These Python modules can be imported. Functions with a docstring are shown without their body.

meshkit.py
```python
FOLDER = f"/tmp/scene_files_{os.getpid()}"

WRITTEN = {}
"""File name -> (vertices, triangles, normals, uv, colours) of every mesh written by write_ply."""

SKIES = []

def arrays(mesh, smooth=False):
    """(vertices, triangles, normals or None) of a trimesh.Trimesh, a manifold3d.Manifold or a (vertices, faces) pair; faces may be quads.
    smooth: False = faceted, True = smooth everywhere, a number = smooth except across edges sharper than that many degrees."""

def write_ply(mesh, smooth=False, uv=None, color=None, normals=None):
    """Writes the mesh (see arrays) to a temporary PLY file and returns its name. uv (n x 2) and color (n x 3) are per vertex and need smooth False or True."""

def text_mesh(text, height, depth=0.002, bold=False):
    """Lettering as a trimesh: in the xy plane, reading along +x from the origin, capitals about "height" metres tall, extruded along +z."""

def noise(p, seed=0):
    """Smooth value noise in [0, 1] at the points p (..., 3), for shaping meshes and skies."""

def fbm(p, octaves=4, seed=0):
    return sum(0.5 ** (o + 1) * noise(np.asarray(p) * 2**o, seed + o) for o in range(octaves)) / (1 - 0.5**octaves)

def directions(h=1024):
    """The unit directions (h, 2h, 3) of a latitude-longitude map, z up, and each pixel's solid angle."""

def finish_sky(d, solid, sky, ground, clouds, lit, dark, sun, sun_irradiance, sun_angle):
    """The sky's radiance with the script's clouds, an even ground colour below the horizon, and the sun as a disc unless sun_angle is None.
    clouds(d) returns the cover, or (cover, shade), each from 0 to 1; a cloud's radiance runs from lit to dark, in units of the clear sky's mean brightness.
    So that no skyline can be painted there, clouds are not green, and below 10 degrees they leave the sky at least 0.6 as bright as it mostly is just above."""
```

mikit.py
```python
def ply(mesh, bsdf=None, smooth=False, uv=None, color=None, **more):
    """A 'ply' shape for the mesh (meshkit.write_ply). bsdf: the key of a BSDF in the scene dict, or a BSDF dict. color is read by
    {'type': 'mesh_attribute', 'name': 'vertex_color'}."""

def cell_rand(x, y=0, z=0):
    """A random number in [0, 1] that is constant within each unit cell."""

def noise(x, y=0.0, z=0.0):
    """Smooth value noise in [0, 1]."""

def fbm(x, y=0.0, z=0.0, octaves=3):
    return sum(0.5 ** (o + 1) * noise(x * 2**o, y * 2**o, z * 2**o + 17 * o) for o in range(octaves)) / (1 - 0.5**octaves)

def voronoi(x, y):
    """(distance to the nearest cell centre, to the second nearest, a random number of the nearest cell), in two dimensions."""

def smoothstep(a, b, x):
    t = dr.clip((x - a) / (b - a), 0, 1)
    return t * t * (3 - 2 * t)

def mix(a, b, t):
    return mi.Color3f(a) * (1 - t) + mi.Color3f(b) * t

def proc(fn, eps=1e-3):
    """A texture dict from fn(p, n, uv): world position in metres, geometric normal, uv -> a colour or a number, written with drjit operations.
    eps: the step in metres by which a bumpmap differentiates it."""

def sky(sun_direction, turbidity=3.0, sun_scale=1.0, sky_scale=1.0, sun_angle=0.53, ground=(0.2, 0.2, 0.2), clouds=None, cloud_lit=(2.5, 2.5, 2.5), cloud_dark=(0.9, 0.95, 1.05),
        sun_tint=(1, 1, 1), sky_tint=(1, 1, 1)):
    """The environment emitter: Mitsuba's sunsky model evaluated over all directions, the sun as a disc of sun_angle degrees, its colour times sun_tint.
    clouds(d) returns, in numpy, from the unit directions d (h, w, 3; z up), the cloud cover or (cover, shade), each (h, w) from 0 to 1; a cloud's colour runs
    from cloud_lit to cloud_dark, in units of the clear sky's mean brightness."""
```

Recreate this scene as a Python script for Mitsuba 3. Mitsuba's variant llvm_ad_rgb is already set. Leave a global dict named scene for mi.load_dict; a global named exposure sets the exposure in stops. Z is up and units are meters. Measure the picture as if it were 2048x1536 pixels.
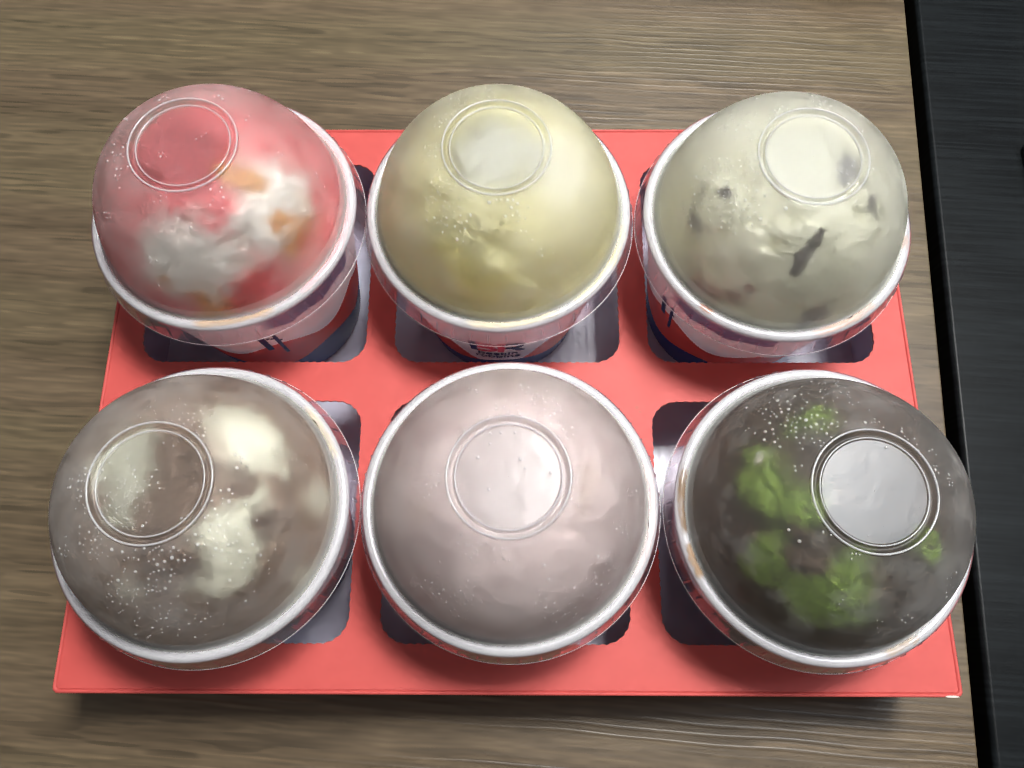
import math
import numpy as np, trimesh, mitsuba as mi, drjit as dr
import mikit, meshkit
from mikit import ply, proc, noise, fbm, smoothstep, mix
from shapely.geometry import Polygon, Point, box as sbox
from shapely import affinity

scene, labels = {}, {}
T = mi.ScalarTransform4f

# ------------------------------------------------------------------ camera, light, exposure
CAM = np.array([0.0041, -0.0964, 0.2951])
FWD = np.array([-0.00756447, 0.30658808, -0.95181223])
UP = np.array([-0.00185394, 0.95183353, 0.30660967])
scene['camera'] = {'type': 'perspective', 'fov': 64.73, 'fov_axis': 'x', 'near_clip': 0.01, 'far_clip': 20.0,
                   'to_world': T().look_at(origin=CAM.tolist(), target=(CAM + FWD).tolist(), up=UP.tolist())}
exposure = 0.28


def rgb(*c):
    return {'type': 'rgb', 'value': list(c)}


def lamp(name, cx, cy, cz, hx, hy, radiance, label):
    """A flat ceiling lamp: a glowing diffuser in a shallow white tray, facing down."""
    v = np.array([[-hx, -hy, 0], [-hx, hy, 0], [hx, hy, 0], [hx, -hy, 0]]) + [cx, cy, cz]
    scene[name + '__diffuser'] = ply((v, np.array([[0, 1, 2], [0, 2, 3]])), 'lamp_white', emitter={'type': 'area', 'radiance': rgb(*radiance)})
    b = trimesh.creation.box([2 * hx + .03, 2 * hy + .03, .04])
    b.apply_translation([cx, cy, cz + .024])
    scene[name + '__housing'] = ply(b, 'lamp_white')
    labels[name] = {'label': label, 'category': 'lamp'}


scene['lamp_white'] = {'type': 'twosided', 'bsdf': {'type': 'diffuse', 'reflectance': rgb(.8, .8, .8)}}
LAMP_H = 1.25
lamp('ceiling_lamp', .24 * LAMP_H, .25 * LAMP_H, LAMP_H, .15, .15, (79, 78, 75), 'square bright ceiling lamp overhead, the main light on the table')
lamp('ceiling_lamp_001', .52 * LAMP_H, .16 * LAMP_H, LAMP_H + .1, .11, .20, (15.0, 16.2, 17.6), 'dimmer bluish ceiling panel lamp, mirrored in the lid over the green ice cream')
lamp('ceiling_lamp_002', .18 * LAMP_H, .80 * LAMP_H, LAMP_H + .05, .30, .16, (5.5, 5.8, 6.0), 'long dim ceiling panel lamp farther back, hazily mirrored in the back lids')
scene['room_light'] = {'type': 'constant', 'radiance': rgb(.165, .168, .172)}

# ------------------------------------------------------------------ where things stand (metres, z = 0 is the carrier's top panel)
TABLE_Z = -0.045
CUPS = {  # x, y, rise, tilt about x, tilt about y
    'BL': (-.1012, .0517, .0006, -.0175, -.0008), 'BC': (-.003, .0519, .0002, .0066, .0056), 'BR': (.0957, .0485, .0005, .0078, -.0003),
    'FL': (-.0968, -.0552, .0002, -.0126, .0071), 'FC': (.0016, -.0531, 0., -.0124, -.0011), 'FR': (.1008, -.0558, -.0004, .0133, .0061)}
ORDER = ['BL', 'BC', 'BR', 'FL', 'FC', 'FR']
WHERE = {'BL': 'back left', 'BC': 'back middle', 'BR': 'back right', 'FL': 'front left', 'FC': 'front middle', 'FR': 'front right'}
TASTE = {'BL': 'pink and white', 'BC': 'pale yellow', 'BR': 'cream and cookie', 'FL': 'brown and cream', 'FC': 'mauve pink', 'FR': 'green and dark brown'}
ZR = .0385            # height of the cup rims above the carrier

BLOBS = {
 'BL': [('w',-0.175,-0.766,0.619,0.223), ('w',0.101,-0.797,0.595,0.242), ('w',0.309,-0.812,0.495,0.223), ('w',-0.210,-0.896,0.391,0.186), ('w',0.104,-0.937,0.335,0.167), ('w',0.643,-0.178,0.745,0.223), ('w',0.657,-0.359,0.663,0.230), ('w',0.830,-0.181,0.528,0.186), ('w',0.528,-0.569,0.631,0.156), ('w',0.701,-0.543,0.463,0.149), ('w',-0.478,-0.836,0.269,0.112), ('o',0.428,-0.226,0.875,0.112), ('o',0.546,-0.228,0.806,0.097), ('o',0.877,-0.365,0.314,0.141), ('o',0.809,-0.477,0.344,0.112), ('o',0.705,-0.436,0.559,0.067), ('o',-0.006,-0.982,0.189,0.097), ('o',0.044,-0.999,-0.032,0.126), ('o',0.211,-0.965,0.153,0.093), ('o',-0.233,-0.893,0.385,0.052), ('r',0.342,-0.922,0.180,0.126), ('r',0.453,-0.865,0.216,0.089), ('p',0.751,-0.658,0.055,0.167), ('p',0.656,-0.680,0.328,0.112), ('p',0.776,-0.573,-0.264,0.130), ('p',0.774,0.039,0.631,0.082)],
 'BC': [('y',-0.256,-0.820,0.512,0.149), ('y',-0.119,-0.936,0.331,0.149), ('y',-0.374,-0.707,0.600,0.112), ('y',0.027,-0.897,0.442,0.112), ('g',-0.292,-0.934,0.203,0.082), ('c',0.545,-0.072,0.835,0.297), ('c',-0.050,-0.044,0.998,0.297)],
 'BR': [('d',-0.090,-0.756,0.648,0.058), ('d',-0.045,-0.687,0.725,0.058), ('d',0.004,-0.614,0.789,0.045), ('d',-0.106,-0.789,0.605,0.048), ('d',-0.072,-0.721,0.689,0.063), ('d',-0.018,-0.649,0.761,0.052), ('d',0.025,-0.578,0.816,0.033), ('d',-0.836,-0.308,0.455,0.097), ('d',-0.852,-0.199,0.485,0.067), ('d',-0.802,-0.097,0.590,0.074), ('d',0.443,-0.320,0.838,0.074), ('d',0.497,-0.152,0.855,0.067), ('d',0.522,-0.396,0.755,0.052), ('k',0.277,-0.074,0.958,0.104), ('k',0.227,-0.172,0.959,0.074), ('d',-0.632,-0.204,0.748,0.052), ('b',-0.738,-0.670,0.080,0.093), ('b',-0.620,-0.773,0.133,0.082), ('b',-0.484,-0.851,0.205,0.097), ('b',-0.405,-0.831,0.382,0.052), ('d',-0.791,-0.611,-0.019,0.033), ('k',0.206,-0.969,0.133,0.112), ('k',0.105,-0.994,0.026,0.074), ('k',0.302,-0.931,0.204,0.074), ('d',-0.732,0.109,0.672,0.045)],
 'FL': [('w',0.554,0.404,0.728,0.216), ('w',0.677,0.298,0.673,0.171), ('w',0.432,0.523,0.734,0.141), ('w',0.748,0.203,0.632,0.082), ('w',0.510,-0.428,0.746,0.223), ('w',0.455,-0.559,0.693,0.193), ('w',0.557,-0.294,0.777,0.156), ('w',0.427,-0.305,0.851,0.112), ('w',0.642,-0.080,0.763,0.093), ('w',0.343,-0.707,0.619,0.104), ('w',-0.295,0.164,0.941,0.167), ('w',-0.180,-0.004,0.984,0.123), ('w',-0.181,0.270,0.946,0.141), ('w',-0.220,-0.195,0.956,0.097), ('w',0.986,0.032,0.162,0.126), ('w',0.826,-0.561,-0.062,0.126), ('w',0.683,-0.228,0.694,0.059), ('w',-0.197,-0.728,0.656,0.067), ('d',0.189,-0.539,0.820,0.178), ('d',0.103,-0.415,0.904,0.149), ('d',-0.003,-0.698,0.716,0.112), ('d',0.568,0.051,0.822,0.082), ('d',0.696,-0.243,0.675,0.112)],
 'FC': [('o',0.516,-0.002,0.857,0.112), ('o',0.459,-0.180,0.870,0.089), ('c',0.011,-0.168,0.986,0.223), ('o',-0.587,-0.203,0.783,0.089)],
 'FR': [('g',-0.692,0.155,0.705,0.134), ('g',-0.727,0.302,0.617,0.093), ('g',-0.764,0.039,0.644,0.112), ('g',-0.639,-0.035,0.769,0.149), ('g',-0.508,-0.083,0.857,0.134), ('g',-0.424,-0.156,0.892,0.097), ('g',-0.666,-0.387,0.638,0.104), ('g',-0.685,-0.467,0.559,0.119), ('g',-0.734,-0.423,0.531,0.074), ('g',-0.582,-0.540,0.608,0.074), ('g',-0.383,-0.644,0.662,0.112), ('g',-0.276,-0.727,0.629,0.171), ('g',-0.380,-0.768,0.516,0.141), ('g',-0.197,-0.599,0.776,0.112), ('g',-0.143,-0.489,0.861,0.093), ('g',0.450,-0.452,0.770,0.089), ('g',0.373,-0.353,0.858,0.074), ('g',-0.247,0.563,0.789,0.112), ('g',-0.383,0.534,0.754,0.082), ('g',-0.829,0.149,0.539,0.059), ('g',-0.094,-0.842,0.532,0.112), ('w',-0.647,0.224,0.729,0.033)],
}
# condensation patches: direction on the dome, angular spread, how many drops, smallest and largest radius in mm
DROPS = {
 'BL': [(-9.1,19.2,2.1,12,0.2,0.42), (-21.9,13.9,1.5,6,0.2,0.35), (-22.6,-1.9,3.6,16,0.2,0.45), (-19.1,-9.8,2.7,10,0.2,0.4), (7.4,18.7,1.5,4,0.25,0.45), (14.9,27.9,4.5,8,0.2,0.4), (-6.6,-3.8,1.5,7,0.2,0.35), (5.0,3.6,1.5,6,0.2,0.35), (-3.1,-18.0,2.4,8,0.22,0.42), (11.7,-16.5,3.9,10,0.18,0.35), (27.8,1.6,0.9,5,0.2,0.35), (18.6,10.6,1.2,3,0.3,0.4), (-25.6,-18.9,1.8,6,0.2,0.4), (3.9,-25.1,0.7,2,0.3,0.45), (38.4,0.4,1.5,4,0.18,0.3), (-11.6,-32.9,3.0,4,0.2,0.3), (-7.6,13.9,4.5,10,0.15,0.3)],
 'BC': [(-10.3,16.0,4.5,70,0.12,0.24), (-16.5,10.6,3.3,60,0.12,0.24), (-5.6,20.9,5.1,50,0.1,0.2), (-19.3,-0.5,2.7,60,0.12,0.24), (-16.7,-12.5,3.3,70,0.12,0.26), (-17.5,-19.2,4.2,50,0.14,0.28), (-12.8,-21.4,2.4,18,0.2,0.36), (-11.2,-24.2,3.3,14,0.2,0.38), (1.2,-17.7,2.4,16,0.2,0.36), (5.8,-20.9,2.4,16,0.2,0.38), (7.4,-25.8,2.1,10,0.18,0.32), (13.8,-29.6,2.7,10,0.15,0.28), (-20.0,-15.9,2.1,14,0.15,0.28), (7.3,14.7,1.8,8,0.15,0.25), (-12.3,23.4,3.0,30,0.1,0.2)],
 'BR': [(-20.1,16.8,6.0,90,0.1,0.22), (-8.8,16.0,3.0,30,0.14,0.3), (5.0,21.1,3.0,36,0.16,0.34), (-19.6,-2.5,4.5,80,0.12,0.26), (-21.2,-13.0,3.9,60,0.16,0.32), (-28.8,-0.2,3.6,70,0.12,0.25), (-32.3,-8.2,3.3,50,0.14,0.28), (-25.8,-9.1,2.1,40,0.14,0.26), (-19.7,-17.5,3.0,26,0.2,0.4), (-26.3,-16.8,2.1,18,0.14,0.28), (15.0,9.4,1.2,14,0.2,0.36), (17.8,-3.9,0.9,9,0.25,0.42), (10.4,-6.7,2.7,26,0.18,0.34), (7.5,-5.8,1.5,18,0.18,0.32), (-10.1,-18.0,0.6,2,0.4,0.5), (-16.1,6.6,2.1,40,0.12,0.24)],
 'FL': [(-16.5,0.6,4.5,40,0.2,0.42), (-17.7,-4.8,3.0,20,0.2,0.4), (-6.0,-4.8,4.5,140,0.14,0.28), (-6.5,-10.2,3.6,80,0.14,0.28), (-16.3,-14.0,3.0,24,0.2,0.42), (-13.1,-17.3,3.0,40,0.12,0.24), (8.2,18.1,4.5,60,0.14,0.3), (4.2,16.2,3.6,40,0.14,0.28), (12.0,13.5,2.1,14,0.2,0.4), (3.9,-17.5,2.1,34,0.18,0.38), (-0.1,-19.4,7.5,36,0.25,0.5), (8.9,-18.0,3.6,16,0.25,0.5), (1.8,-25.6,9.0,60,0.2,0.42), (17.3,-11.3,6.0,30,0.22,0.48), (20.5,-4.4,3.0,12,0.3,0.55), (23.0,5.8,2.4,8,0.3,0.6), (-6.1,4.2,1.5,8,0.25,0.4), (-2.6,-0.7,4.5,22,0.2,0.4), (32.4,11.1,3.3,70,0.1,0.22), (31.1,4.4,2.4,40,0.1,0.2), (24.1,-14.5,6.0,20,0.25,0.5), (27.7,-23.1,7.5,18,0.2,0.4), (-0.6,-34.2,9.0,40,0.18,0.34), (-9.1,-29.2,6.0,22,0.18,0.34), (-24.6,-17.2,2.4,14,0.2,0.36), (11.6,-35.3,6.0,16,0.18,0.32), (18.3,-6.0,1.2,4,0.4,0.6), (-4.7,19.6,4.5,20,0.12,0.24)],
 'FC': [(6.0,24.8,3.9,24,0.16,0.34), (11.7,20.7,3.6,36,0.16,0.36), (-10.8,27.4,1.2,6,0.2,0.36), (0.3,17.1,4.5,22,0.18,0.34), (-9.4,14.4,4.5,12,0.2,0.36), (-17.4,0.3,1.2,7,0.2,0.36), (15.7,13.5,2.4,8,0.2,0.36), (-2.4,11.6,1.2,3,0.4,0.55), (-8.6,5.9,0.6,1,0.4,0.5), (3.8,3.8,1.8,4,0.35,0.5), (11.3,1.1,0.6,1,0.4,0.5), (-5.4,-4.5,0.9,3,0.3,0.45), (16.7,-6.5,2.4,12,0.16,0.3), (-3.5,-19.2,4.5,14,0.16,0.3), (9.2,-23.3,1.2,2,0.35,0.5), (25.4,-19.9,0.9,1,0.35,0.45), (28.9,-20.7,2.1,60,0.1,0.22), (32.4,-12.5,2.4,26,0.12,0.26), (35.4,-2.2,1.5,14,0.12,0.26), (-12.0,-32.0,4.5,50,0.1,0.22), (-19.3,-30.5,4.5,24,0.1,0.22), (15.9,-34.2,6.0,40,0.1,0.24), (24.4,-27.5,3.0,24,0.1,0.24), (-21.7,-2.1,3.0,10,0.15,0.3), (10.0,-30.1,4.5,10,0.15,0.3), (-27.0,-27.4,2.1,12,0.12,0.22), (-10.3,-19.7,3.6,12,0.14,0.26)],
 'FR': [(-20.1,24.8,3.9,50,0.18,0.42), (-16.5,20.4,4.5,50,0.2,0.45), (-18.6,16.5,3.6,30,0.2,0.45), (-10.6,18.9,3.6,24,0.2,0.42), (-8.1,29.9,7.5,60,0.12,0.28), (-0.9,30.5,2.4,14,0.2,0.4), (-24.3,17.5,2.1,12,0.2,0.45), (-27.7,20.2,1.5,8,0.2,0.4), (-19.2,6.3,1.2,6,0.25,0.45), (3.5,16.6,3.6,14,0.2,0.4), (11.8,14.3,3.0,14,0.2,0.38), (0.8,16.3,4.5,12,0.18,0.34), (-13.3,12.7,1.8,10,0.2,0.36), (-14.0,-11.3,1.5,8,0.2,0.36), (-6.1,-15.7,2.7,10,0.2,0.4), (-3.8,-16.5,1.5,8,0.22,0.42), (-23.0,-9.9,0.4,1,0.4,0.5), (-20.5,-13.8,1.2,3,0.25,0.4), (18.3,5.9,1.5,14,0.18,0.34), (22.2,2.8,1.5,12,0.14,0.26), (19.2,12.0,1.5,10,0.2,0.38), (11.3,-33.5,1.8,10,0.14,0.28), (3.1,-34.6,1.2,10,0.12,0.24), (23.2,-24.1,3.0,10,0.14,0.28), (-9.4,-28.4,0.9,4,0.16,0.28)],
}


# ------------------------------------------------------------------ helpers
def frame(n):
    """The cup's own frame: origin in the middle of its rim."""
    x, y, dz, tx, ty = CUPS[n]
    cx, sx, cy, sy = math.cos(tx), math.sin(tx), math.cos(ty), math.sin(ty)
    R = np.array([[cy, 0, sy], [0, 1, 0], [-sy, 0, cy]]) @ np.array([[1, 0, 0], [0, cx, -sx], [0, sx, cx]])
    m = np.eye(4)
    m[:3, :3], m[:3, 3] = R, [x, y, ZR + dz]
    return m


FRAMES = {n: frame(n) for n in ORDER}


def placed(shape, n):
    return {**shape, 'to_world': T(FRAMES[n])}


def num(name, i):
    return name if i == 0 else f'{name}_{i:03d}'


def lathe(profile, seg=180, wobble=None):
    """Surface of revolution of (r, z) points; returns vertices, faces."""
    p = np.asarray(profile, float)
    a = np.arange(seg) * 2 * np.pi / seg
    r = np.repeat(p[:, :1], seg, 1)
    z = np.repeat(p[:, 1:], seg, 1)
    if wobble is not None:
        r, z = wobble(r, z, a[None, :])
    v = np.stack([r * np.cos(a), r * np.sin(a), z], -1).reshape(-1, 3)
    i, j = np.meshgrid(np.arange(len(p) - 1), np.arange(seg), indexing='ij')
    k = (j + 1) % seg
    f = np.stack([i * seg + j, i * seg + k, (i + 1) * seg + k, (i + 1) * seg + j], -1).reshape(-1, 4)
    return v, np.vstack([f[:, [0, 1, 2]], f[:, [0, 2, 3]]])


def spline(pts, n):
    """Points along a Catmull-Rom curve."""
    p = np.asarray(pts, float)
    p = np.vstack([2 * p[0] - p[1], p, 2 * p[-1] - p[-2]])
    out = []
    for i in range(1, len(p) - 2):
        t = np.linspace(0, 1, n, endpoint=False)[:, None]
        a, b, c, d = p[i - 1], p[i], p[i + 1], p[i + 2]
        out.append(.5 * (2 * b + (c - a) * t + (2 * a - 5 * b + 4 * c - d) * t ** 2 + (3 * b - a - 3 * c + d) * t ** 3))
    out.append(p[-2:-1])
    return np.vstack(out)


# ------------------------------------------------------------------ materials
G = np.array([.0661, .9978])       # the table's long edge
Q = np.array([.9978, -.0661])      # the direction of the wood grain


def wood_color(p, n, uv):
    a, b = p.x * Q[0] + p.y * Q[1], p.x * G[0] + p.y * G[1]
    b = b + .003 * (noise(a * 5, b * 12, 3) - .5) + .0016 * (noise(a * 34, b * 120, 8) - .5)
    bands = fbm(a * 1.6, b * 64, 1, 2)
    streak = fbm(a * 20, b * 330, 5, 2)
    fibre = noise(a * 52, b * 850, 9)
    grit = noise(a * 130, b * 950, 41)
    c = mix((.080, .057, .034), (.120, .087, .053), smoothstep(.2, .8, bands * .6 + streak * .4))
    c = mix(c, (.108, .086, .047), .55 * smoothstep(.42, .75, fbm(a * 2.0, b * 26, 21, 2)))
    c = c * (.82 + .36 * fibre) * (.88 + .24 * grit)
    dark = smoothstep(.62, .78, noise(a * 42, b * 620, 31)) * smoothstep(.35, .65, fbm(a * 4, b * 70, 77, 2))
    pale = smoothstep(.68, .84, noise(a * 55, b * 720, 63)) * smoothstep(.4, .7, fbm(a * 3, b * 60, 88, 2))
    return c * (1 - .28 * dark) * (1 + .24 * pale)


def wood_bump(p, n, uv):
    a, b = p.x * Q[0] + p.y * Q[1], p.x * G[0] + p.y * G[1]
    b = b + .003 * (noise(a * 5, b * 12, 3) - .5) + .0016 * (noise(a * 34, b * 120, 8) - .5)
    ridge = dr.cos(b * (2 * math.pi / .0034) + 5 * fbm(a * 6, b * 60, 12, 2))
    ridge = smoothstep(.2, 1, ridge) * smoothstep(.25, .7, noise(a * 8, b * 90, 17))
    return .75 * ridge + .45 * fbm(a * 45, b * 800, 5, 2)


def dark_color(p, n, uv):
    a, b = p.x * Q[0] + p.y * Q[1], p.x * G[0] + p.y * G[1]
    f = fbm(a * 30, b * 900, 2, 3)
    return mix((.0028, .0036, .0041), (.0076, .0096, .0108), smoothstep(.25, .8, f * .7 + .3 * fbm(a * 6, b * 90, 4, 2)))


def dark_bump(p, n, uv):
    a, b = p.x * Q[0] + p.y * Q[1], p.x * G[0] + p.y * G[1]
    return fbm(a * 34, b * 1000, 2, 3)


SPOTS = [(.0493, -.0106, .0011), (.0503, -.0124, .0007), (.0470, -.0005, .0006), (.0528, -.0140, .0005), (.047, .064, .0006), (.146, -.013, .0006)]


def red_color(p, n, uv):
    c = mix((.455, .066, .058), (.505, .079, .070), fbm(p.x * 90, p.y * 90, p.z * 90, 3))
    s = mi.Float(0)
    w = .0006 * (noise(p.x * 2500, p.y * 2500) - .5)
    for x, y, r in SPOTS:
        s = dr.maximum(s, 1 - smoothstep(r * .5, r, dr.sqrt(dr.square(p.x - x) + dr.square(p.y - y)) + w))
    return mix(c, (.36, .10, .07), .6 * s)


def red_bump(p, n, uv):
    return fbm(p.x * 38, p.y * 38, p.z * 38, 2) + .02 * noise(p.x * 1400, p.y * 1400, p.z * 1400)


def liner_bump(p, n, uv):
    return fbm(p.x * 500, p.y * 25, p.z * 25, 2)


def cup_print(p, n, uv):
    """uv: angle from the logo in turns, height above the carrier in centimetres."""
    f, z = uv.x * 360, uv.y * 10
    w = -1.5 - 5 * dr.cos((f - 156) * (2 * math.pi / 62))
    oval = 25 * dr.exp(-dr.power(dr.abs(f) / 25, 4)) - 1 + 3 * smoothstep(26, 40, dr.abs(f))
    near = smoothstep(60, 75, dr.abs(f))
    zw = w * near - oval * (1 - near)
    zn = -23.5 + 4 * dr.sin(f * (2 * math.pi / 75) + 1.2)
    c = mix((.62, .062, .038), (.80, .80, .80), smoothstep(-.15, .15, z - zw))
    c = mix((.006, .022, .130), c, smoothstep(-.15, .15, z - zn + 0 * f) * 1.0)
    c = mix(c, (.80, .80, .80), smoothstep(-.1, .1, z - dr.maximum(zw, zn)))
    side = smoothstep(122, 130, f) * (1 - smoothstep(188, 200, f))
    scallop = 20 + 2.5 * dr.abs(dr.sin(f * .16))
    return mix(c, (.055, .035, .16), .9 * side * smoothstep(-.3, .3, z - scallop))


PATCHES = [(.1008, -.0558, .07, .055, -.2), (0.0201, 0.0413, 0.0725, 0.0194, 0.5), (0.0222, 0.0626, 0.0709, 0.0104, 0.3), (0.0677, 0.0579, 0.0689, 0.0134, 0.35), (0.0781, 0.0638, 0.0739, 0.0134, 0.3), (-0.1179, -0.057, 0.0753, 0.0119, 0.3), (-0.0824, -0.0892, 0.0594, 0.0179, 0.3), (0.1201, -0.0813, 0.0663, 0.0164, 0.25), (0.002, -0.0827, 0.0688, 0.0164, 0.25), (-0.0293, -0.0579, 0.0672, 0.0104, 0.25), (-0.1184, 0.0445, 0.0766, 0.0104, 0.25), (-0.0968, 0.0751, 0.0736, 0.0134, 0.25), (-0.0035, 0.0148, 0.0591, 0.0164, -0.3), (0.0915, 0.0177, 0.0674, 0.0194, -0.35), (-0.0904, 0.0187, 0.0629, 0.0194, -0.25), (-0.0727, -0.0697, 0.0702, 0.0179, -0.2), (0.0762, -0.0577, 0.073, 0.0164, -0.3), (0.002, -0.0466, 0.0804, 0.009, -0.1)]


def fog(p, n, uv):
    """How thick the frost on a lid is, 0 to 1."""
    a = fbm(p.x * 130, p.y * 130, p.z * 130, 3)
    f = .27 + 1.3 * (a - .5) + .25 * (noise(p.x * 900, p.y * 900, p.z * 900) - .5)
    for x, y, z, r, k in PATCHES:
        d = dr.sqrt(dr.square(p.x - x) + dr.square(p.y - y) + dr.square(p.z - z)) / r
        f = f + k * (1 - smoothstep(.55, 1.25, d + 1.1 * (a - .5)))
    return dr.clip(f, .03, 1)


def lid_bump(p, n, uv):
    return fbm(p.x * 1500, p.y * 1500, p.z * 1500, 2)


def B(name, d):
    scene[name] = d


def bumped(inner, fn, scale, eps):
    return {'type': 'bumpmap', 'scale': scale, 'arbitrary': proc(fn, eps), 'bsdf': inner}


B('wood', {'type': 'twosided', 'bsdf': bumped({'type': 'principled', 'base_color': proc(wood_color), 'roughness': .36, 'specular': .36}, wood_bump, .00010, .00015)})
B('dark_wood', {'type': 'twosided', 'bsdf': bumped({'type': 'principled', 'base_color': proc(dark_color), 'roughness': .38, 'specular': .12}, dark_bump, .00004, .00012)})
B('floor_dark', {'type': 'diffuse', 'reflectance': rgb(.03, .03, .03)})
B('red_paper', {'type': 'twosided', 'bsdf': bumped({'type': 'principled', 'base_color': proc(red_color), 'roughness': .55, 'specular': .3}, red_bump, .0005, .0008)})
B('liner', {'type': 'twosided', 'bsdf': bumped({'type': 'principled', 'base_color': rgb(.42, .415, .52), 'roughness': .32, 'specular': .6}, liner_bump, .0003, .0004)})
B('cut_paper', {'type': 'twosided', 'bsdf': {'type': 'diffuse', 'reflectance': rgb(.42, .20, .18)}})
B('raw_paper', {'type': 'twosided', 'bsdf': {'type': 'diffuse', 'reflectance': rgb(.62, .55, .50)}})
B('print', {'type': 'twosided', 'bsdf': {'type': 'principled', 'base_color': proc(cup_print), 'roughness': .38, 'specular': .45}})
B('white_paper', {'type': 'twosided', 'bsdf': {'type': 'principled', 'base_color': rgb(.43, .445, .44), 'roughness': .36, 'specular': .6, 'clearcoat': .15}})
B('navy_ink', {'type': 'twosided', 'bsdf': {'type': 'principled', 'base_color': rgb(.008, .016, .085), 'roughness': .4}})
B('pink_ink', {'type': 'twosided', 'bsdf': {'type': 'principled', 'base_color': rgb(.62, .045, .09), 'roughness': .4}})
B('ice', {'type': 'twosided', 'bsdf': {'type': 'principled', 'base_color': {'type': 'mesh_attribute', 'name': 'vertex_color'}, 'roughness': .5, 'specular': .35}})
B('black_plastic', {'type': 'twosided', 'bsdf': {'type': 'principled', 'base_color': rgb(.004, .005, .006), 'roughness': .35}})
B('brown_glaze', {'type': 'twosided', 'bsdf': {'type': 'principled', 'base_color': rgb(.10, .09, .04), 'roughness': .3}})
B('water', {'type': 'principledthin', 'base_color': rgb(1., 1., 1.), 'roughness': .09, 'spec_trans': .64, 'diff_trans': .7, 'eta': 1.75})
B('clear', {'type': 'blendbsdf', 'weight': .09, 'a': {'type': 'thindielectric', 'int_ior': 1.49},
            'b': {'type': 'principledthin', 'base_color': rgb(.68, .63, .68), 'roughness': .3, 'spec_trans': .2, 'diff_trans': 1.0, 'eta': 1.5}})
LIDC = rgb(.99, .985, .97)
B('frost', {'type': 'blendbsdf', 'weight': proc(fog),
            'a': {'type': 'principledthin', 'base_color': LIDC, 'roughness': .60, 'spec_trans': .96, 'diff_trans': 1.4, 'eta': 1.45},
            'b': {'type': 'principledthin', 'base_color': LIDC, 'roughness': .9, 'spec_trans': .64, 'diff_trans': 1.3, 'eta': 1.45}})
B('cap_plastic', {'type': 'principledthin', 'base_color': LIDC, 'roughness': .27, 'spec_trans': .94, 'diff_trans': 1.3, 'eta': 1.55})
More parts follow.
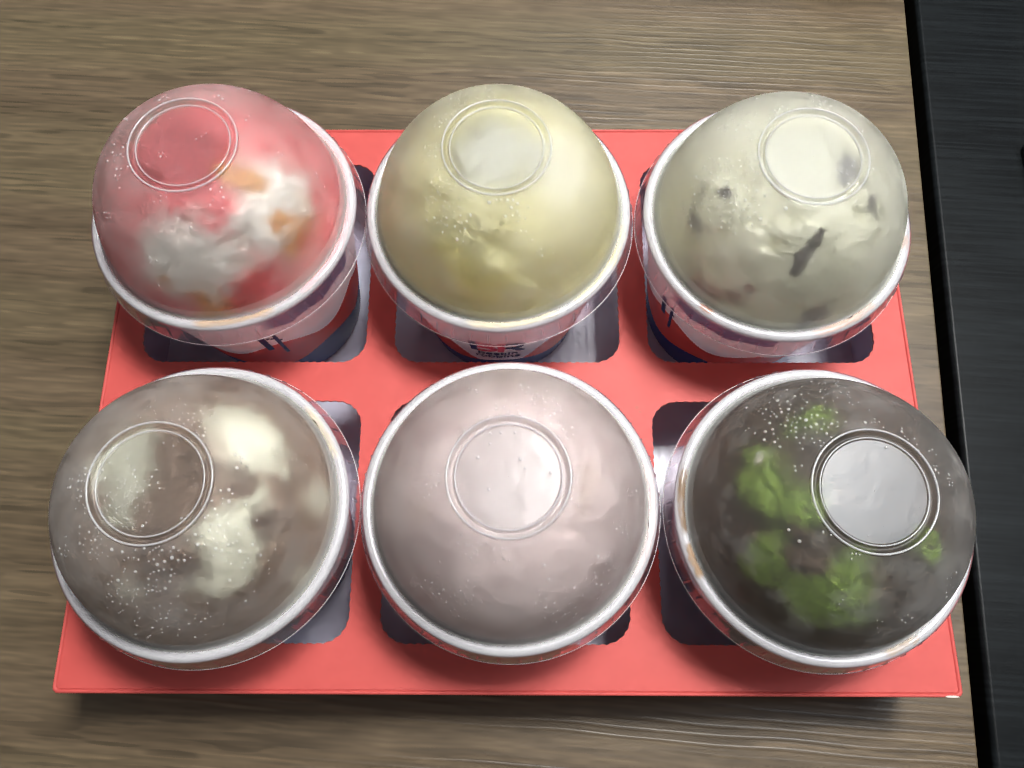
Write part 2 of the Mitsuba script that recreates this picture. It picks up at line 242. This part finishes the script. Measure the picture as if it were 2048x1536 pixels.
B('band_plastic', {'type': 'principledthin', 'base_color': LIDC, 'roughness': .5, 'spec_trans': .96, 'diff_trans': 1.2, 'eta': 1.45})
B('ring_plastic', {'type': 'principledthin', 'base_color': rgb(.95, .95, .95), 'roughness': .12, 'spec_trans': .62, 'diff_trans': .8, 'eta': 1.7})
B('foot_plastic', {'type': 'principledthin', 'base_color': rgb(.9, .9, .88), 'roughness': .4, 'spec_trans': .55, 'diff_trans': 1.2, 'eta': 1.5})
B('edge_plastic', {'type': 'principledthin', 'base_color': rgb(.95, .95, .97), 'roughness': .16, 'spec_trans': .58, 'diff_trans': .8, 'eta': 1.65})

# ------------------------------------------------------------------ the setting: two tables side by side, a narrow gap, the floor far below


def edge_slab(p0, p1, side, reach, top, thick, rnd):
    """A table top whose straight edge runs through p0 and p1; it reaches away from it to one side. Its upper edge is rounded."""
    p0, p1 = np.array(p0), np.array(p1)
    g = (p1 - p0) / np.linalg.norm(p1 - p0)
    q = np.array([g[1], -g[0]]) * side
    mid = (p0 + p1) / 2
    arc = [(rnd * (1 - math.sin(t)), rnd * (math.cos(t) - 1)) for t in np.linspace(0, math.pi / 2, 9)]   # from the top round to the side
    prof = [(reach, 0.0)] + arc + [(0.0, -thick), (reach, -thick)]
    ys = np.linspace(-1.0, 1.0, 3)
    v = np.array([[*(mid + q * a + g * y), top + b] for y in ys for a, b in prof])
    m = len(prof)
    f = [[i * m + j, i * m + j + 1, (i + 1) * m + j + 1, (i + 1) * m + j] for i in range(2) for j in range(m - 1)]
    return v, np.array(f)


scene['wood_table_top'] = ply(edge_slab((.1822, -.1164), (.2047, .2234), -1, 1.2, TABLE_Z, .028, .0009), 'wood', smooth=40)
labels['wood_table_top'] = {'label': 'grey brown wood grain table top under the red carrier', 'category': 'table', 'kind': 'structure'}
scene['dark_table_top'] = ply(edge_slab((.1873, -.1310), (.2106, .2234), 1, .8, TABLE_Z, .028, .0024), 'dark_wood', smooth=40)
labels['dark_table_top'] = {'label': 'charcoal black wood grain table top beyond the narrow gap', 'category': 'table', 'kind': 'structure'}
fl = trimesh.creation.box([6, 6, .02])
fl.apply_translation([0, 0, -.78])
scene['floor'] = ply(fl, 'floor_dark')
labels['floor'] = {'label': 'dark floor far below the gap between the tables', 'category': 'floor', 'kind': 'structure'}

# ------------------------------------------------------------------ the red carrier
TW, TD = .3119, .2262
HW, HD, PX, PY = .0440, .0441, .0989, .1039
rng = np.random.default_rng(5)


def rounded(w, d, r, n=14):
    """Corner-rounded rectangle outline, counter-clockwise, half sizes w and d."""
    out = []
    for cx, cy, a0 in ((w - r, d - r, 0), (-w + r, d - r, 90), (-w + r, -d + r, 180), (w - r, -d + r, 270)):
        out += [(cx + r * math.cos(math.radians(a0 + a)), cy + r * math.sin(math.radians(a0 + a))) for a in np.linspace(0, 90, n)]
    return np.array(out)


def serrated(cx, cy):
    """A die-cut cup hole: rounded rectangle with a nibbled edge."""
    ring = Polygon(rounded(HW, HD, .0098)).exterior
    n = 420
    out = []
    for i in range(n):
        s = i / n * ring.length
        a, b = ring.interpolate(s), ring.interpolate((s + 1e-4) % ring.length)
        t = np.array([b.x - a.x, b.y - a.y])
        t /= np.linalg.norm(t) + 1e-12
        k = (.00016 if (i // 2) % 2 else -.00012) + rng.normal(0, .00005)
        out.append((cx + a.x - t[1] * k, cy + a.y + t[0] * k))
    return out


holes = [serrated(-.0003 + i * PX, -.0004 + j * PY / 2) for j in (1, -1) for i in (-1, 0, 1)]
LIP = .0017
panel = Polygon(rounded(TW / 2 - LIP, TD / 2 - LIP, .0012), holes)
pm = trimesh.creation.extrude_polygon(panel, .0009, engine='earcut')
pm.apply_translation([0, 0, -.0009])
C = 'cup_carrier'
scene[C + '__top_panel'] = ply(pm, 'red_paper')
for i, h in enumerate(holes):                                        # the bare cut edge of each hole
    h = np.array(h)
    c0 = h.mean(0)
    hin = c0 + (h - c0) * .9985
    v = np.vstack([np.column_stack([hin, np.full(len(h), -.00005)]), np.column_stack([hin, np.full(len(h), -.0009)])])
    m = len(h)
    scene[C + '__' + num('cut_edge', i)] = ply((v, np.array([[k, (k + 1) % m, m + (k + 1) % m, m + k] for k in range(m)])), 'cut_paper')
labels[C] = {'label': 'red cardboard carrier with six square holes holding the ice cream cups', 'category': 'carrier'}


def skirt_wall(prof):
    rings = [np.column_stack([rounded(TW / 2 + o, TD / 2 + o, .0022 + .5 * o), np.full(56, z)]) for o, z in prof]
    v = np.vstack(rings)
    n = 56
    f = [[i * n + j, (i + 1) * n + j, (i + 1) * n + (j + 1) % n, i * n + (j + 1) % n] for i in range(len(prof) - 1) for j in range(n)]
    return v, np.array(f)


prof = [(-LIP, -.0001), (-.0016, -.00045), (-.0014, -.0005), (-.0012, -.00012), (-.0008, .0001), (-.0004, .00004), (-.0001, -.0003), (0, -.0009), (-.0001, -.004)]
scene[C + '__folded_edge'] = ply(skirt_wall(prof), 'red_paper', smooth=50)
scene[C + '__side_wall'] = ply(skirt_wall([(-.0001, -.004), (-.0008, -.03), (-.0010, TABLE_Z + .0002)]), 'red_paper', smooth=50)
li = trimesh.creation.box([TW - .006, TD - .006, .0008])
li.apply_translation([0, 0, TABLE_Z + .0006])
scene[C + '__inner_floor'] = ply(li, 'liner')
labels[C + '__inner_floor'] = {'label': 'shiny grey inner floor of the carrier'}
inner = skirt_wall([(-.0032, -.0012), (-.0034, TABLE_Z + .001)])
scene[C + '__inner_wall'] = ply(inner, 'liner')
tear = trimesh.creation.icosphere(2)
tear.vertices *= [.0024, .0004, .0003]
tear.apply_translation([TW / 2 - .0040, -TD / 2 + .0003, .0001])
scene[C + '__torn_corner'] = ply(tear, 'raw_paper', smooth=True)
labels[C + '__torn_corner'] = {'label': 'white torn paper at the front right corner'}

# ------------------------------------------------------------------ cups: body, rolled rim, printed logo and marks
ZB, RB, ZT, RT = -.0435, .0335, .0362, .0446


def cone_r(z):
    return RB + (RT - RB) * (z - ZB) / (ZT - ZB)


seg = 144
ang = np.linspace(-np.pi, np.pi, seg + 1)
zs = np.linspace(ZB, ZT, 13)
bv = np.array([[cone_r(z) * math.cos(a), cone_r(z) * math.sin(a), z - ZR] for z in zs for a in ang])
buv = np.array([[a / (2 * np.pi), z * 100] for z in zs for a in ang])
bf = np.array([[i * (seg + 1) + j, i * (seg + 1) + j + 1, (i + 1) * (seg + 1) + j + 1, (i + 1) * (seg + 1) + j] for i in range(12) for j in range(seg)])
body_shape = ply((bv, bf), 'print', smooth=True, uv=buv)
rim_r, rim_t = .0452, .0018


def rim_seam(r, z, a):
    """A slightly uneven rolled rim, with the small step where the paper overlaps at angle 0."""
    w = np.where(a > np.pi, a - 2 * np.pi, a)
    k = 1 + .09 * np.clip(1 - np.abs(w - .05) / .05, 0, 1) ** .3
    return rim_r + (r - rim_r) * k + .00004 * np.sin(7 * a), z * k + .00005 * np.sin(5 * a + 1)


SEAM = {'BL': 100, 'BC': 95, 'BR': 110, 'FL': 52, 'FC': 146, 'FR': 80}
rim_shape = ply(lathe([(rim_r + rim_t * math.cos(t), rim_t * math.sin(t) - .0004) for t in np.linspace(0, 2 * np.pi, 29)], 360,
                      rim_seam), 'white_paper', smooth=True)
wall_shape = ply(lathe([(.0436, -.0004), (.0430, -.012)], 120), 'white_paper', smooth=True)
base_shape = ply(lathe([(.0336, ZB - ZR + .002), (.001, ZB - ZR + .002)], 60), 'white_paper')
LOGO = {'BL': 164, 'BC': -91, 'BR': 90, 'FL': 200, 'FC': 60, 'FR': 20}


def wrap(mesh, lift=.00012):
    """Bends flat lettering (x along the wall, y up, in metres, z outwards) round the cup; angle 0 is +x."""
    m = mesh.copy()
    m = m.subdivide_to_size(.0014)
    x, y, z = m.vertices.T
    r = cone_r(y) + lift + z
    a = x / .038
    m.vertices = np.column_stack([r * np.cos(a), r * np.sin(a), y - ZR])
    return m


def text_at(s, h, x, y, bold=True):
    m = meshkit.text_mesh(s, h, .00012, bold)
    lo, hi = m.bounds
    m.apply_translation([x - (lo[0] + hi[0]) / 2, y, 0])
    return m


def cut(m, x, keep):
    return trimesh.intersections.slice_mesh_plane(m, [keep, 0, 0], [x, 0, 0], cap=False)


b_, r_ = text_at('B', .0135, -.0052, -.0030), text_at('R', .0135, .0052, -.0030)
bx, rx = b_.bounds[0][0] + .0028, r_.bounds[0][0] + .0030
def stroke(x, y, w, h):
    m = trimesh.creation.box([w, h, .00012])
    m.apply_translation([x, y + h / 2, .00006])
    return m


MARKS = {
    'navy_initials': (trimesh.util.concatenate([wrap(cut(b_, bx, -1)), wrap(cut(r_, rx, 1))]), 'navy_ink'),
    'pink_numerals': (trimesh.util.concatenate([wrap(cut(b_, bx, 1)), wrap(cut(r_, rx, -1))]), 'pink_ink'),
    'name_lettering': (trimesh.util.concatenate([wrap(text_at('baskin', .0038, 0, -.0086)), wrap(text_at('robbins', .0038, 0, -.0140))]), 'navy_ink'),
    'side_marks': (trimesh.util.concatenate([wrap(stroke(.0793, -.0015, .0022, .0165)), wrap(stroke(.0814, .0120, .0011, .0014)), wrap(stroke(.0838, -.0095, .0013, .0240)), wrap(stroke(.0828, .0110, .0014, .0010)), wrap(stroke(.0848, .0070, .0012, .0009))]), 'navy_ink'),
}
mark_shapes = {k: ply(m, bs) for k, (m, bs) in MARKS.items()}


def smear(n, a0, a1, color, seed, high=.0004, lowr=.0444, up=0.0):
    """Melted ice cream dried on the rolled rim between two angles."""
    r = np.random.default_rng(seed)
    u, w = np.linspace(0, 1, 40), np.linspace(-1, 1, 14)
    U, W_ = np.meshgrid(u, w, indexing='ij')
    a = np.radians(a0 + (a1 - a0) * U)
    t = np.radians(100 + up) + W_ * np.radians(62) * (.55 + .45 * meshkit.noise(np.stack([U * 7, U * 0 + seed, U * 0], -1), seed))
    edge = np.clip(1 - W_ ** 2, 0, 1) ** .6 * np.clip(1 - (2 * U - 1) ** 4, 0, 1) ** .5
    lump = meshkit.fbm(np.stack([U * 14, W_ * 3, U * 0 + seed], -1), 3, seed)
    rr = rim_t + .00003 + high * edge * np.clip(lump * 1.6 - .45, 0, 1)
    R_ = rim_r + rr * np.cos(t)
    v = np.stack([R_ * np.cos(a), R_ * np.sin(a), rr * np.sin(t) - .0004], -1).reshape(-1, 3)
    i, j = np.meshgrid(np.arange(39), np.arange(13), indexing='ij')
    f = np.stack([i * 14 + j, i * 14 + j + 1, (i + 1) * 14 + j + 1, (i + 1) * 14 + j], -1).reshape(-1, 4)
    t_ = np.clip(edge * 1.5 * (.25 + 1.5 * lump) - .35, 0, 1).reshape(-1, 1)
    c = np.array([.43, .445, .44]) * (1 - t_) + np.asarray(color) * (.8 + .4 * lump.reshape(-1, 1)) * t_
    return placed(ply((v, f), 'ice', smooth=True, color=np.clip(c, 0, .9)), n)


SMEARS = {
    'BL': [(-97, -60, (.46, .34, .22)), (-48, 0, (.66, .42, .42)), (12, 60, (.66, .48, .46))],
    'BC': [(-55, -8, (.62, .57, .36)), (-105, -62, (.60, .56, .38))],
    'BR': [(-131, -124, (.38, .19, .11)), (-80, -48, (.52, .38, .30)), (-17, -10, (.40, .32, .26))],
    'FL': [(20, 48, (.55, .50, .36))],
    'FC': [(-32, 18, (.60, .53, .50))],
    'FR': [(162, 190, (.16, .10, .04)), (-73, -57, (.40, .34, .26)), (193, 208, (.30, .20, .10))],
}
CUP_LABEL = {'BL': 'paper cup printed red and navy under the pink and white ice cream', 'BC': 'paper cup with initials and shop name printed on its front wall',
             'BR': 'printed paper cup with brown smudges on its rim, behind the green ice cream', 'FL': 'paper cup filled with brown and cream ice cream, nearest the left corner',
             'FC': 'paper cup filled with mauve pink ice cream, with a clean white rim', 'FR': 'paper cup with dark brown stains on the inner left of its rim'}
for i, n in enumerate(ORDER):
    k = num('paper_cup', i)
    L = np.eye(4)
    L[:2, :2] = [[math.cos(math.radians(LOGO[n])), -math.sin(math.radians(LOGO[n]))], [math.sin(math.radians(LOGO[n])), math.cos(math.radians(LOGO[n]))]]
    turned = T(FRAMES[n] @ L)
    scene[k + '__body'] = {**body_shape, 'to_world': turned}
    scene[k + '__rolled_rim'] = {**rim_shape, 'to_world': T(FRAMES[n]).rotate([0, 0, 1], SEAM[n])}
    scene[k + '__inner_wall'] = placed(wall_shape, n)
    scene[k + '__bottom'] = placed(base_shape, n)
    if n in ('BC', 'BL', 'BR'):
        for mk, sh in mark_shapes.items():
            scene[f'{k}__body__{mk}'] = {**sh, 'to_world': turned}
    for j, (a0, a1, c) in enumerate(SMEARS[n]):
        scene[k + '__' + num('dried_smear', j)] = smear(n, a0, a1, c, 11 * i + j + 1)
    labels[k] = {'label': CUP_LABEL[n], 'category': 'paper cup', 'group': 'printed paper cups standing in the carrier'}

# ------------------------------------------------------------------ ice cream
PAL = {
    'BL': {'base': (.84, .17, .185), 'w': (.90, .83, .76), 'o': (.66, .27, .055), 'r': (.66, .05, .055), 'p': (.78, .28, .26)},
    'BC': {'base': (.85, .785, .40), 'y': (.86, .76, .22), 'g': (.50, .46, .10), 'c': (.82, .81, .68)},
    'BR': {'base': (.87, .85, .64), 'd': (.10, .085, .07), 'k': (.30, .28, .25), 'b': (.46, .33, .26)},
    'FL': {'base': (.29, .19, .135), 'w': (.90, .87, .68), 'd': (.13, .08, .055), 'o': (.42, .25, .13)},
    'FC': {'base': (.76, .59, .58), 'o': (.78, .60, .53), 'c': (.81, .665, .66)},
    'FR': {'base': (.046, .025, .012), 'g': (.17, .265, .030), 'w': (.75, .7, .6)},
}
ROUGH = {'BL': .0018, 'BC': .0016, 'BR': .0013, 'FL': .0022, 'FC': .0010, 'FR': .0034}
ICE_R = {'BL': .0358, 'BC': .0372, 'BR': .0368, 'FL': .0362, 'FC': .0380, 'FR': .0350}
ICE_LABEL = {'BL': 'strawberry pink ice cream marbled with white and orange caramel swirls', 'BC': 'pale ivory yellow ice cream, smooth with a creased front',
             'BR': 'cream white ice cream with dark chocolate cookie chunks', 'FL': 'chocolate brown ice cream with large cream coloured lumps',
             'FC': 'plain mauve pink ice cream with a smooth round top', 'FR': 'dark brown ice cream with bright matcha green patches'}


# where the ice cream touches its lid: direction and angular radius
CONTACT = {'BL': [(0.053, -0.832, 0.552, 0.483), (0.159, -0.529, 0.834, 0.409), (0.697, -0.374, 0.612, 0.409), (0.253, -0.954, 0.161, 0.26), (-0.03, -0.081, 0.996, 0.297)],
           'BC': [(-0.174, -0.883, 0.436, 0.335), (-0.363, -0.649, 0.669, 0.372), (0.024, -0.971, 0.24, 0.26), (0.028, -0.055, 0.998, 0.30), (-0.24, -0.515, 0.823, 0.335)],
           'BR': [(-0.108, -0.791, 0.602, 0.632), (-0.441, -0.691, 0.572, 0.446), (0.066, -0.532, 0.844, 0.446), (-0.054, -0.105, 0.993, 0.409), (-0.676, -0.702, 0.223, 0.186), (-0.705, -0.292, 0.647, 0.26)],
           'FL': [(0.574, 0.354, 0.739, 0.409), (0.521, -0.422, 0.742, 0.446), (-0.129, 0.078, 0.989, 0.335), (0.168, -0.471, 0.866, 0.297), (0.685, -0.074, 0.725, 0.223)],
           'FC': [(0.011, -0.575, 0.818, 0.669), (-0.395, -0.155, 0.906, 0.558), (0.381, -0.087, 0.92, 0.483), (0.008, 0.364, 0.931, 0.409)],
           'FR': [(-0.686, 0.149, 0.712, 0.26), (-0.484, -0.119, 0.867, 0.26), (-0.67, -0.429, 0.606, 0.26), (-0.298, -0.699, 0.65, 0.372), (-0.252, 0.547, 0.799, 0.186), (0.368, -0.412, 0.834, 0.149)]}


def ice(n, seed):
    nu, nv = 420, 210
    u = np.arange(nu) * 2 * np.pi / nu
    th = np.linspace(0.002, np.pi * .56, nv)
    TH, U = np.meshgrid(th, u, indexing='ij')
    D = np.stack([np.sin(TH) * np.cos(U), np.sin(TH) * np.sin(U), np.cos(TH)], -1)
    P = D * 3.0 + seed * 7.3
    big = meshkit.fbm(P * .9, 3, seed) - .5
    mid = meshkit.fbm(P * 3.2, 3, seed + 3) - .5
    fine = meshkit.fbm(P * 11, 3, seed + 6) - .5
    amp = ROUGH[n]
    r = ICE_R[n] + amp * (1.9 * big + 1.1 * mid + .5 * fine)
    if n in ('BR', 'BC'):                                            # ridges left by the scoop
        s = D[..., 2] * 1.0 + D[..., 1] * .55 + .12 * big
        r = r + .00022 * np.sin(s * 95 + 6 * mid) * meshkit.noise(P * 1.5, seed + 9)
    w = .40 * (meshkit.fbm(P * 2.4, 4, seed + 12) - .5)
    warp = np.stack([meshkit.fbm(P * 1.3 + 11 * k, 4, seed + 50 + k) - .5 for k in range(3)], -1)
    amt = .3 if n in ('BR', 'BC') else 1.0
    DW = D + .30 * amt * warp + .10 * amt * np.stack([meshkit.fbm(P * 6 + 7 * k, 3, seed + 60 + k) - .5 for k in range(3)], -1)
    DW = DW / np.linalg.norm(DW, axis=-1, keepdims=True)
    tear_ = meshkit.fbm(P * 7.0, 3, seed + 15) - .5
    pal = PAL[n]
    col = np.broadcast_to(np.array(pal['base']), D.shape) * (1 + .28 * (meshkit.fbm(P * 2.2, 4, seed + 20) - .5) + .22 * fine)[..., None]
    soft = {'BL': 1.1, 'BC': 1.1, 'BR': .8, 'FL': 1.3, 'FC': 1.1, 'FR': 1.25}[n]
    for kind, x, y, z, rad in BLOBS[n]:
        rad = rad * {'FR': 1.22, 'BL': 1.15, 'FL': 1.12}.get(n, 1.0) * (1.15 if kind == 'o' else 1.0)
        d = np.arccos(np.clip(DW @ np.array([x, y, z]) / math.sqrt(x * x + y * y + z * z), -1, 1)) / rad
        d = d + (w + .5 * tear_) * (1.2 if n != 'BR' else .8)
        t = np.clip((1 + soft / 2 - d) / soft, 0, 1)
        t = t * t * (3 - 2 * t)
        if n == 'FR':
            t = t * np.clip(.85 + 2.2 * fine + 1.5 * tear_, .12, 1)
        if n in ('FC', 'BC'):
            t = t * (.6 if n == 'FC' else .75)
        col = col * (1 - t[..., None]) + np.array(pal[kind]) * (1 + .2 * fine)[..., None] * t[..., None]
        if kind in ('w', 'g', 'o', 'r'):
            r = r + t * amp * .35
        if kind in ('d', 'k') and n == 'BR':
            r = r + t * .0004
    wl = (meshkit.fbm(P * 2.0, 4, seed + 30) - .5)
    touch = np.zeros_like(r)
    for x, y, z, rad in CONTACT[n]:
        d = np.arccos(np.clip(D @ np.array([x, y, z]) / math.sqrt(x * x + y * y + z * z), -1, 1)) / rad + 1.5 * wl
        t = np.clip((1.4 - d) / .95, 0, 1)
        touch = np.maximum(touch, t * t * (3 - 2 * t))
    flush = .0413 + .0006 * mid + .0004 * fine - .0005 * (wl > .17)
    if n == 'BR':                                                    # fine parallel lines pulled by the scoop
        st = D[..., 1] * 46 + D[..., 2] * 30 + 9 * wl + 2.5 * np.sin(D[..., 0] * 5)
        lines = np.sin(st * 2.2) * meshkit.noise(P * 2.4, seed + 41)
        flush = flush + .00012 * lines
        col = col * (1 + .10 * lines * touch)[..., None]
    r = r + (flush - r) * touch
    low = np.clip((TH - 1.40) / .17, 0, 1)
    r = r + (.0425 / np.maximum(np.sin(TH), .5) - .0008 + .0007 * mid - r) * low * low * (3 - 2 * low)
    r = np.minimum(r, np.where(TH < 1.5, .0417, .0428))
    V = D * r[..., None]
    V[..., 2] = np.minimum(V[..., 2], .0369 + .0008 * mid)
    f = np.array([[i * nu + j, (i + 1) * nu + j, (i + 1) * nu + (j + 1) % nu, i * nu + (j + 1) % nu] for i in range(nv - 1) for j in range(nu)])
    return placed(ply((V.reshape(-1, 3), f), 'ice', smooth=True, color=np.clip(col, .004, .92).reshape(-1, 3)), n)


for i, n in enumerate(ORDER):
    k = num('ice_cream', i)
    scene[k] = ice(n, i + 1)
    labels[k] = {'label': ICE_LABEL[n], 'category': 'ice cream', 'group': 'ice cream in the six cups'}

# ------------------------------------------------------------------ dome lids
RS, ZC = .04236, -.0002
CAPZ = .0386
th1 = math.asin(.0176 / RS)
arc = [(RS * math.sin(t), ZC + RS * math.cos(t)) for t in np.linspace(th1, math.radians(83.5), 70)]
dome_shape_v = lathe(arc, 260)
base = spline([arc[-2], arc[-1], (.0424, .0032), (.0428, .0018), (.0434, .0012), (.0440, .0014)], 5)[5:]
ztop = ZC + RS * math.cos(th1)
ring = spline([(.0176, ztop), (.0174, ztop + .00035), (.01705, ztop + .0006), (.0167, ztop + .00015), (.0162, ztop - .0007), (.0156, ztop - .0010), (.0152, ztop - .0008),
               (.0149, ztop - .0002), (.01475, ztop + .0002), (.0145, ztop + .0001), (.0142, ztop - .0001)], 4)
cap_z = ztop - .0001
capr = np.linspace(.0142, .0001, 24)
flange = spline([(.0440, .0014), (.0445, .0017), (.0453, .0019), (.0464, .0016), (.0471, .0008), (.0475, -.0010), (.0480, -.0030), (.0491, -.0084)], 5)
NR = 48


def ribs(r, z, a):
    k = np.clip((-.0008 - z) / .0012, 0, 1) * np.clip((z + .0072) / .0012, 0, 1)
    w = np.abs(((a * NR / (2 * np.pi)) % 1) - .5) * 2 * np.pi * .048 / NR
    return r + .00045 * k * np.clip(1 - w / .00042, 0, 1), z


dome_ply = ply(dome_shape_v, 'frost', smooth=True)
ring_ply = ply(lathe(ring, 260), 'band_plastic', smooth=True)
crest_plies = [ply(lathe([(rr + tt * math.cos(t), zz + tt * math.sin(t)) for t in np.linspace(0, 2 * np.pi, 11)], 200), 'edge_plastic', smooth=True)
               for rr, zz, tt in ((.01705, ztop + .00050, .00033), (.01475, ztop + .00010, .00024))]
base_ply = ply(lathe(base, 200), 'foot_plastic', smooth=True)
flange_ply = ply(lathe(flange, 960, ribs), 'clear', smooth=True)
edge_ply = ply(lathe([(.0491 + .00022 * math.cos(t), -.0084 + .00022 * math.sin(t)) for t in np.linspace(0, 2 * np.pi, 9)], 220), 'edge_plastic', smooth=True)


def cap_mesh(seed):
    """The flat disc on top, very slightly uneven."""
    v, f = lathe([(r, cap_z) for r in capr], 96)
    v[:, 2] += .00005 * (meshkit.fbm(np.column_stack([v[:, 0] * 170, v[:, 1] * 170, v[:, 0] * 0 + seed]), 3, seed) - .5) * np.clip((.0142 - np.hypot(v[:, 0], v[:, 1])) / .002, 0, 1)
    return ply((v, f), 'cap_plastic', smooth=True)


drop0 = trimesh.creation.icosphere(1)
drop_v, drop_f = np.array(drop0.vertices), np.array(drop0.faces)


def drops(n, seed):
    r = np.random.default_rng(seed)
    vs, fs, at = [], [], 0
    kept = np.zeros((0, 3))
    for x, y, s, c, a, b in DROPS[n]:
        for q in range(c):
            px, py = (x + r.normal(0, s * .62)) * 1e-3, (y + r.normal(0, s * .62)) * 1e-3
            rad = (a + .05 + 1.35 * (b - a) * r.random() ** 2.6) * 1e-3 * ({'FL': .88, 'BC': 1.25, 'BR': 1.25}.get(n, 1.0))
            if len(kept) and np.any(np.hypot(kept[:, 0] - px, kept[:, 1] - py) < 1.25 * (kept[:, 2] + rad) + .00025):
                continue
            kept = np.vstack([kept, [px, py, rad]])
            R_ = math.hypot(px, py)
            if R_ > .0405:
                continue
            if R_ < .0140:
                nrm, pos = np.array([0, 0, 1.]), np.array([px, py, cap_z])
            elif R_ < .0176:
                continue
            else:
                pos = np.array([px, py, math.sqrt(RS * RS - R_ * R_)])
                nrm = pos / RS
                pos = pos + [0, 0, ZC]
            t = np.cross(nrm, [0, 1, .3])
            t /= np.linalg.norm(t)
            u = np.cross(nrm, t)
            m = np.column_stack([t * rad * r.uniform(.9, 1.15), u * rad * r.uniform(.9, 1.2), nrm * rad * .6])
            vs.append(drop_v @ m.T + pos + nrm * rad * .55)
            fs.append(drop_f + at)
            at += len(drop_v)
    return placed(ply((np.vstack(vs), np.vstack(fs)), 'water', smooth=True), n)


LID_LABEL = {'BL': 'frosted clear dome lid over the pink and white ice cream, back left', 'BC': 'fogged clear dome lid over the pale yellow ice cream',
             'BR': 'fogged clear dome lid over the cream ice cream with cookie chunks', 'FL': 'clear dome lid thickly dotted with water drops over the brown and cream ice cream',
             'FC': 'frosted dome lid over the mauve pink ice cream in the front middle', 'FR': 'dome lid with a mirror bright flat top over the green ice cream'}
for i, n in enumerate(ORDER):
    k = num('dome_lid', i)
    scene[k + '__dome'] = placed(dome_ply, n)
    scene[k + '__cap_ring'] = placed(ring_ply, n)
    for j, cp in enumerate(crest_plies):
        scene[k + '__cap_ring__' + num('ridge', j)] = placed(cp, n)
    scene[k + '__cap'] = placed(cap_mesh(i), n)
    scene[k + '__base_ring'] = placed(base_ply, n)
    scene[k + '__flange'] = placed(flange_ply, n)
    scene[k + '__flange__edge_bead'] = placed(edge_ply, n)
    scene[k + '__condensation'] = drops(n, 40 + i)
    labels[k + '__condensation'] = {'label': 'water drops on the lid', 'kind': 'stuff'}
    labels[k] = {'label': LID_LABEL[n], 'category': 'lid', 'group': 'dome lids on the six cups'}

# ------------------------------------------------------------------ things cut by the frame
pad = trimesh.creation.extrude_polygon(Polygon(rounded(.03, .016, .006)), .009, engine='earcut')
pad.apply_translation([.2775, .121, TABLE_Z])
scene['black_box'] = ply(pad, 'black_plastic', smooth=40)
labels['black_box'] = {'label': 'small black object with a rounded corner at the right edge of the dark table', 'category': 'box'}
jar = lathe([(.001, .06), (.024, .06), (.027, .057), (.0275, .05), (.0275, .004), (.026, 0.0), (.001, 0.0)], 72)
jv = jar[0] + [.186, .262, TABLE_Z + .0002]
scene['jar'] = ply((jv, jar[1]), 'brown_glaze', smooth=40)
labels['jar'] = {'label': 'round dark container just beyond the top edge, its shadow falls on the wood', 'category': 'jar'}
